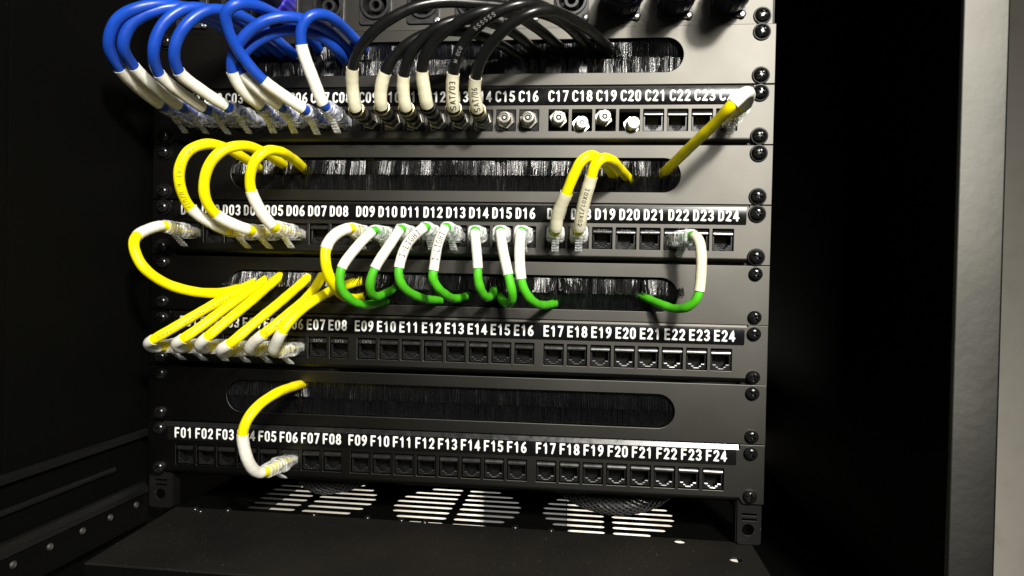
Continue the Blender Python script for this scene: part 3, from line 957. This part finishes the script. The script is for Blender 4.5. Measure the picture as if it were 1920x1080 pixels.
def bristles(zroot, ztip, lean, glint, dens, entries):
    """one row of nylon bristles, 0.5 mm each, in clumps that lean together"""
    b = MB()
    rnd = random.Random(int(abs(zroot * 97)) + int(lean * 100) + dens)
    for layer in range(2):
        x = -181.0
        clump = 0
        while x < 181.0:
            if clump <= 0:
                clump = rnd.randint(2, 16)
                cl = lean + rnd.gauss(0, glint)
                ct = rnd.gauss(0, 0.02)
            clump -= 1
            w = rnd.uniform(0.2, 0.3)
            l = (ztip - zroot) * (1 + rnd.uniform(-0.03, 0.03))
            dy = -abs(l) * (cl + rnd.gauss(0, 0.035))
            dx = l * (ct + rnd.gauss(0, 0.02))
            for ex, ez in entries:
                q = abs(x - ex) / 6.5
                if q < 1:
                    f = (1 - q) ** 0.7 * rnd.uniform(0.3, 1.1)
                    dy -= 5.0 * f
                    dx += (1 if x > ex else -1) * 2.6 * f
                    l *= 1 - 0.18 * f
            y = 2.6 + layer * 0.9 + rnd.uniform(-0.2, 0.2)
            P0 = Vector((x, y, zroot))
            mid = P0 + Vector((dx * 0.35, dy * 0.42, l * 0.5))
            end = P0 + Vector((dx, dy, l))
            R = []
            for p, ww in ((P0, w), (mid, w), (end, w * 0.8)):
                R.append([p + Vector((-ww, ww * 0.8, 0)), p + Vector((-ww * 0.6, -ww * 0.3, 0)), p + Vector((ww * 0.6, -ww * 0.3, 0)), p + Vector((ww, ww * 0.8, 0))])
            vs = [q for r in R for q in r]
            b.add(vs, [(i * 4 + j, i * 4 + j + 1, (i + 1) * 4 + j + 1, (i + 1) * 4 + j) for i in range(2) for j in range(3)])
            x += rnd.uniform(0.36, 0.6)
    me = bpy.data.meshes.new('brush_row')
    me.from_pydata([(p[0] * MM, p[1] * MM, p[2] * MM) for p in b.v], [], b.f)
    for p in me.polygons:
        p.use_smooth = True
    me.materials.append(M['bristle'])
    return me


for i, (k, zc, ro, lab) in BR.items():
    P = thing('brush_panel', lab, 'brush panel', (0, 0, zc), 'brush panels')
    P.rotation_euler.y = -ro
    top = -k * U - zc - 0.35
    bot = top - U + 0.7
    slot_o = rrect(0.6, 0, 352.4, 25.4, 12.69, 12)
    link('face_plate', plate([(-WP, bot), (WP, bot), (WP, top), (-WP, top)], [slot_o], 1.8, M['panel'], -1.8, 0.35), P)
    up_lean, lo_lean = {1: (-0.22, -0.04), 2: (0.16, 0.10), 3: (0.24, 0.06), 4: (0.06, 0.0)}[i]
    g = {1: 0.10, 2: 0.17, 3: 0.18, 4: 0.03}[i]
    ent = [(p[2][-1][0], p[2][-1][2] - zc) for n_, p in CABLES.items() if abs(p[2][-1][2] - zc) < 15 and n_ not in ('D01', 'E01', 'E02', 'E03', 'E04', 'E05')]
    link('brush_row', bristles(14.2, -0.2, up_lean, g, 1 + i, ent), P)
    link('brush_row', bristles(-14.2, -0.1, lo_lean, 0.08 if i == 1 else 0.03, 7 + i, ent), P)
    b = MB()
    b.box(-186, 186, 7.0, 8.0, -15, 15)
    link('brush_backing', b.mesh('brush_backing', M['hole'], smooth=False), P)
    screw_set(P, 0, top + 0.35, i < 3)

# ------------------------------------------------------------------ speaker connector panel at the top
P = thing('connector_panel', 'black panel of round speaker sockets along the top edge above the cable loops', 'connector panel', (0, 0, 88))
link('face_plate', plate([(-WP + 3, -44.3), (240.2, -44.3), (240.2, 44.3), (-WP + 3, 44.3)], [circle(-211 + 38 * q, -24.2, 12.2, 28) for q in range(12)], 2.0, M['panel'], -1.8, 0.35), P)
screw_set(P, 0, 44.45, True, (1,), rows=(6.35, 82.6))
mb = MB()
mb.lathe((0, 0, 0), (0, -1, 0), [(0.0, 2.6), (0.5, 2.75), (1.1, 2.2), (1.3, 1.5), (0.7, 1.0), (0.7, 0.2)], 20)
SMALL = mb.mesh('fixing_screw', M['steel'])
fl = plate(rrect(0, 0, 26, 31, 3.0, 5), [circle(0, 0, 11.3, 28)], 2.6, M['socket'], -3.6, 0.4)
mb = MB()
mb.lathe((0, -3.4, 0), (0, -1, 0), [(0, 11.9), (1.6, 11.8), (2.0, 11.4), (2.0, 9.6), (1.2, 9.3), (-12, 9.2)], 40, False, False)
ring = mb.mesh('socket_ring', M['socket'])
mb = MB()
mb.lathe((0, 9, 0), (0, -1, 0), [(0, 5.6), (11.6, 5.6), (12.2, 5.2), (12.2, 3.2), (11.6, 2.9), (2, 2.8)], 28)
core = mb.mesh('socket_core', M['socket'])
mb = MB()
mb.lathe((0, 12, 0), (0, -1, 0), [(0, 12.0), (2, 12.0)], 24)
mb.box(-1.6, 1.6, -4.8, 6, -10.2, -8.4)
sback = mb.mesh('socket_back', M['hole'], smooth=False)
for q in range(12):
    s = link('speaker_socket', fl, P, (-211 + 38 * q, 0, -24.2))
    link('socket_ring', ring, s)
    link('socket_core', core, s)
    link('socket_back', sback, s)
    link('fixing_screw', SMALL, s, (11.0, -3.6, -13.0))
    link('fixing_screw', SMALL, s, (-11.0, -3.6, 13.0))

plug_body = MB()
plug_body.lathe((0, 0, 0), (0, -1, 0), [(4, 11.0), (24, 12.2), (26, 13.4), (30, 13.6), (58, 12.6), (64, 10.5), (70, 7.5)], 36)
plug_body = plug_body.mesh('speaker_plug', M['plugdark'])
plug_ring = MB()
R = []
for s_, r_ in ((6.2, 13.8), (7.0, 14.8), (9, 15.2), (21, 15.2), (23.5, 14.6), (24.5, 13.2)):
    R.append([((r_ + 0.25 * cos(20 * a)) * cos(a), -s_, (r_ + 0.25 * cos(20 * a)) * sin(a)) for a in [2 * pi * q / 120 for q in range(120)]])
plug_ring.rings(R)
plug_ring = plug_ring.mesh('locking_ring', M['plugblue'])
plug_ring_dark = plug_ring.copy()
plug_ring_dark.materials[0] = M['plugdark']
for x, lab, rg in ((-135, 'speaker plug with violet-blue ring above the blue cable loops', plug_ring),
                   (131, 'navy speaker plug left of the other two at the top right', plug_ring_dark),
                   (169, 'middle navy speaker plug of the three at the top right', plug_ring_dark),
                   (207, 'navy speaker plug nearest the top right corner screws', plug_ring_dark)):
    t = thing('speaker_plug', lab, 'speaker plug', (x, -3, 63.8), 'speaker plugs')
    link('plug_body', plug_body, t)
    link('locking_ring', rg, t)

# ------------------------------------------------------------------ cables
RAD = {'blue': 4.0, 'yellow': 3.8, 'green': 3.25, 'coax': 3.9}
COLNAME = {'blue': 'blue', 'yellow': 'yellow', 'green': 'green', 'coax': 'black'}
CLAB = {
    'C01': 'outermost left blue network cable plugged in under label C01',
    'C02': 'second blue network cable from the left, looped beside the outermost one',
    'C03': 'third blue network cable from the left, plugged in below the C03 label end',
    'C04': 'fourth blue network cable from the left, innermost of the big left loops',
    'C05': 'blue network cable in port C05 arching behind the tall narrow loop',
    'C06': 'blue network cable in port C06 making the lower flat arch into the brush',
    'C07': 'blue network cable in port C07 with a tall loop leaning far left',
    'C08': 'blue network cable in port C08, rightmost blue loop beside the black cables',
    'C09': 'leftmost black coax cable with cream sleeve in socket C09',
    'C10': 'black coax cable with bent cream sleeve in socket C10',
    'C11': 'black coax cable with plain upright cream sleeve in socket C11',
    'C12': 'black coax cable with dark collar below its cream sleeve in socket C12',
    'C13': 'black coax cable with sleeve printed SAT/03 in socket C13',
    'C14': 'rightmost black coax cable with sleeve printed SAT/06 in socket C14',
    'C24': 'yellow network cable from port C24 slanting down into the brush slot',
    'D01': 'yellow network cable in port D01 looping out at the left edge',
    'D04': 'yellow network cable printed CAT 6, leftmost of three upper yellow loops',
    'D05': 'yellow network cable forming the middle of the three upper yellow loops',
    'D06': 'yellow network cable forming the smallest right one of three upper yellow loops',
    'D09': 'yellow network cable in port D09 hanging left of the green cables',
    'D17': 'yellow network cable with plain white sleeve in port D17',
    'D18': 'yellow network cable with white sleeve printed IOX01/IR02 in port D18',
    'E01': 'long yellow network cable in port E01, leftmost of the slanting six',
    'E02': 'slanting yellow network cable in port E02, second of the six from left',
    'E03': 'slanting yellow network cable in port E03, third of the six from left',
    'E04': 'slanting yellow network cable in port E04, fourth of the six from left',
    'E05': 'printed yellow network cable in port E05, fifth of the slanting six',
    'E06': 'yellow network cable in port E06 crossing behind the first green cable',
    'F06': 'lone yellow network cable in port F06 on the lowest panel',
    'D10': 'leftmost green network cable with white sleeve in port D10',
    'D11': 'green network cable with plain white sleeve in port D11',
    'D12': 'green network cable in port D12, left one of two sleeves printed I-LIGHT',
    'D13': 'green network cable in port D13, right one of two sleeves printed I-LIGHT',
    'D14': 'short green network cable hooking right under label D14',
    'D15': 'green network cable under label D15 hooking back to the left',
    'D16': 'green network cable under label D16 curving right into the slot',
    'D22': 'separate green network cable at the right in port D22'}


def rel(o, pts):
    return [Vector(p) - o for p in pts]


def local_mesh(mbuf, o, name, mat, angle=35):
    mbuf.v = [(p[0] - o[0], p[1] - o[1], p[2] - o[2]) for p in mbuf.v]
    return mbuf.mesh(name, mat, angle=angle)


def sect(o, ax, u, w, s, hx, hz, dz=0.0, n=20, e=0.45):
    r = []
    for k in range(n):
        a = 2 * pi * k / n
        c, d = cos(a), sin(a)
        x = math.copysign(abs(c) ** e, c) * hx
        z = math.copysign(abs(d) ** e, d) * hz
        r.append(o + ax * s + u * x + w * (z + dz))
    return r


CAMV = cam_pos
for cid, (kind, p0, pts, (s0, s1)) in CABLES.items():
    p0 = Vector(p0)
    tail = Vector(pts[0])
    T = thing('coax_cable' if kind == 'coax' else 'network_cable', CLAB[cid], 'coax cable' if kind == 'coax' else 'network cable', p0,
              {'blue': 'blue network cables', 'yellow': 'yellow network cables', 'green': 'green network cables', 'coax': 'black coax cables'}[kind])
    ax = (tail - p0).normalized()
    L = (tail - p0).length
    w = (Vector((0, 0, 1)) - ax * ax.z).normalized()
    u = ax.cross(w)
    r = RAD[kind]
    ctrl = [p0 + ax * L * 0.45, p0 + ax * L * 0.75] + pts
    path, marks = catmull(ctrl)
    b = MB()
    ph = random.uniform(0, 6)
    wob = {'blue': 0.012, 'yellow': 0.018, 'green': 0.035, 'coax': 0.012}[kind]
    tube(b, path, lambda q: r * (0.97 + wob * (sin(q * 37 + ph) + 0.7 * sin(q * 83 + 2 * ph))), 20)
    jk = link('jacket', local_mesh(b, p0, 'jacket', M[kind if kind != 'coax' else 'coax']), T)
    # heat-shrink sleeve
    i0, i1 = marks[2 + s0], marks[2 + s1]
    if kind != 'coax' and cid not in ('C05', 'D04'):
        i0 += 1
    sp = path[i0:i1 + 1]
    b = MB()
    sr = r + {'blue': 0.3, 'yellow': 0.35, 'green': 0.4, 'coax': 0.65}[kind] + (0.3 if cid in ('D17', 'D18') else 0)
    sleeve_tube(b, sp, sr, 0.28 if kind != 'coax' else 0.4, 20, ph)
    cream = kind == 'coax' or cid in ('D17', 'D18', 'D22')
    sl = link('label_sleeve', local_mesh(b, p0, 'label_sleeve', M['creamsleeve' if cream else 'sleeve']), T)

    def printed(txt, P_, rr, start, length, height, mat, parent, flip=False, stroke=0.12):
        mid = P_[len(P_) // 2]
        me = wrap_text(txt, P_, rr, start, length, height, (CAMV - mid).normalized(), mat, flip, stroke)
        for v in me.vertices:
            v.co -= p0 * MM
        link('lettering', me, parent)

    slen = sum((sp[i + 1] - sp[i]).length for i in range(len(sp) - 1))
    if cid == 'C13':
        printed('SAT/03', sp, sr, slen * 0.06, slen * 0.78, 4.6, M['ink'], sl)
    if cid == 'C14':
        printed('SAT/06', sp, sr, slen * 0.06, slen * 0.72, 4.6, M['ink'], sl)
    if cid in ('D12', 'D13'):
        printed('I-LIGHT', sp, sr, slen * 0.14, slen * 0.66, 4.6, M['ink'], sl, True, 0.12)
    if cid == 'D18':
        printed('IOX01/IR02', sp, sr, slen * 0.12, slen * 0.70, 3.2, M['ink'], sl, True, 0.11)
    if cid in ('D15', 'D16'):
        printed('IOX01/IR0%d' % (5 if cid == 'D15' else 6), sp, sr, slen * 0.15, slen * 0.62, 2.0, M['greyprint'], sl, True, 0.09)
    total = [0.0]
    for i in range(1, len(path)):
        total.append(total[-1] + (path[i] - path[i - 1]).length)
    se = total[i1]
    if cid == 'D04':
        printed('19 - CAT 6 U/UTP', path, r, se + 1, 46, 3.2, M['greyink'], jk, True, 0.09)
    if cid == 'E01':
        printed('ANSI/T 550MHZ 10 0000', path, r, se + 4, 58, 3.2, M['greyink'], jk, False, 0.09)
    if cid == 'E05':
        printed('DI G 4P 23 AWG VER.', path, r, se + 2, 44, 3.0, M['greyink'], jk, False, 0.09)
    if cid == 'C13':
        printed('030 M', path, r, se + 9, 12, 3.0, M['greyprint'], jk, True, 0.13)
        printed('SSSSSS', path, r, se + 36, 17, 3.0, M['greyprint'], jk, False, 0.13)
    # plug
    if kind == 'coax':
        b = MB()
        b.lathe(p0 + ax * 4, ax, [(0, 5.6), (0.4, 6.0), (8.5, 6.0), (9.0, 5.4)], 6)
        b.lathe(p0 + ax * 12, ax, [(0, 4.6), (1, 5.2), (4, 5.3), (4.4, 4.9), (5.2, 4.9), (5.6, 5.35), (13, 5.4), (13.4, 5.0), (14.4, 5.0), (14.8, 5.5), (18.5, 5.6)], 28)
        pg = link('coax_plug', local_mesh(b, p0, 'coax_plug', M['nickel']), T)
        b = MB()
        e = L - 1.0
        b.lathe(p0 + ax * (e - 5.0), ax, [(0, 5.2), (0.3, 5.9), (4.4, 6.1), (5.4, 5.9), (5.6, 5.4), (5.2, 4.9)], 32, True, False)
        link('plug_rim', local_mesh(b, p0, 'plug_rim', M['washer'] if cid == 'C12' else M['brass']), pg)
        b = MB()
        b.lathe(p0 + ax * 17.2, ax, [(0, 5.5), (0.2, 5.75), (4.4, 5.75), (4.6, 5.5)], 28)
        link('plug_band', local_mesh(b, p0, 'plug_band', M['washer']), pg)
    else:
        b = MB()
        S = [(-7, 5.8, 4.0, 0.0), (12, 5.9, 4.2, 0.0), (13, 6.9, 5.6, -0.2), (18.5, 6.9, 5.7, -0.2)]
        R = [sect(p0, ax, u, w, s, hx, hz, dz) for s, hx, hz, dz in S]
        nr = 5
        for q in range(nr):
            f0 = q / nr
            sA = 19.0 + (L - 2.0 - 19.0) * f0
            sB = 19.0 + (L - 2.0 - 19.0) * (f0 + 0.55 / nr)
            hh = 6.5 - 1.4 * f0
            R.append(sect(p0, ax, u, w, sA, hh - 0.55, 5.2 - 0.5 * f0 - 0.4, e=0.7))
            R.append(sect(p0, ax, u, w, sA + 0.3, hh, 5.4 - 0.6 * f0, e=0.7))
            R.append(sect(p0, ax, u, w, sB, hh - 0.1, 5.4 - 0.6 * f0, e=0.7))
            R.append(sect(p0, ax, u, w, sB + 0.3, hh - 0.6, 5.0 - 0.6 * f0, e=0.7))
        b.rings(R)
        pg = link('plug', local_mesh(b, p0, 'plug', M['clear']), T)
        b = MB()
        for hw, a0, a1, za, zb, th in ((3.0, 1.0, 9.0, -4.2, -5.4, 0.7), (2.6, 23.5, 9.5, -4.6, -11.8, 0.7)):
            b.rings([[p0 + ax * a0 + u * sx + w * (za + sz) for sx, sz in ((-hw, 0), (hw, 0), (hw, -th), (-hw, -th))],
                     [p0 + ax * a1 + u * sx + w * (zb + sz) for sx, sz in ((-hw, 0), (hw, 0), (hw, -th), (-hw, -th))]])
        for q in range(5):
            sq = 11.0 + q * 2.6
            zq = -4.6 - 7.2 * (23.5 - sq) / 14
            b.rings([[p0 + ax * sq + u * sx + w * (zq + sz) for sx, sz in ((-2.6, 0.4), (2.6, 0.4), (2.6, -1.1), (-2.6, -1.1))],
                     [p0 + ax * (sq + 0.8) + u * sx + w * (zq + sz + 0.4) for sx, sz in ((-2.6, 0.4), (2.6, 0.4), (2.6, -1.1), (-2.6, -1.1))]])
        link('latch', local_mesh(b, p0, 'latch', M['clear']), pg)
        # pair wires seen through the clear body
        b = MB()
        for q in range(4):
            xq = (q - 1.5) * 2.2
            b.rings([[p0 + ax * -5 + u * (xq + dx) + w * dz for dx, dz in ((-0.7, -0.6), (0.7, -0.6), (0.7, 0.7), (-0.7, 0.7))],
                     [p0 + ax * L * 0.5 + u * (xq * 0.5 + dx) + w * dz for dx, dz in ((-0.7, -0.6), (0.7, -0.6), (0.7, 0.7), (-0.7, 0.7))]])
        link('wire_core', local_mesh(b, p0, 'wire_core', M[kind] if kind != 'green' else M['sleeve']), pg)

# ------------------------------------------------------------------ braided cables behind the lowest panel


def braided(pts, rad, lab):
    pts = [(x, y - 9, z - 3.0) for x, y, z in pts]
    path, _ = catmull(pts, 1.5)
    o = Vector(pts[0])
    t = thing('braided_cable', lab, 'braided cable', o, 'braided cables')
    b = MB()
    tube(b, path, rad - 0.5, 16)
    link('core', local_mesh(b, o, 'core', M['hole']), t)
    F = frames(path)
    b = MB()
    for d in (1, -1):
        for q in range(12):
            sp = []
            for i, (p, (t_, u_, w_)) in enumerate(zip(path, F)):
                a = 2 * pi * q / 12 + d * i * 0.16
                rr = rad + 0.25 * d * sin(a * 6)
                sp.append(p + (u_ * cos(a) + w_ * sin(a)) * rr)
            tube(b, sp, 0.62, 5)
    link('braid_sleeve', local_mesh(b, o, 'braid_sleeve', M['braid']), t)


braided([(82, 66, -298), (95, 46, -311), (113, 35, -318), (134, 31, -320.5), (155, 34, -318.5), (173, 43, -312), (188, 64, -298)], 6.8, 'braided black cable sagging over the right vent')
braided([(-138, 64, -300), (-125, 42, -312.5), (-109, 33, -318.5), (-90, 33, -317), (-72, 40, -311), (-56, 60, -300)], 6.2, 'braided black cable sagging over the left vent')
mb = MB()
mb.box(-124, 40, -58, -1, -600, 250)
t = thing('cable_duct', 'dark vertical cable duct seen through the slots between the middle and right vents', 'cable duct', (35, 900, -720))
link('duct_body', mb.mesh('duct_body', M['matte'], smooth=False), t)
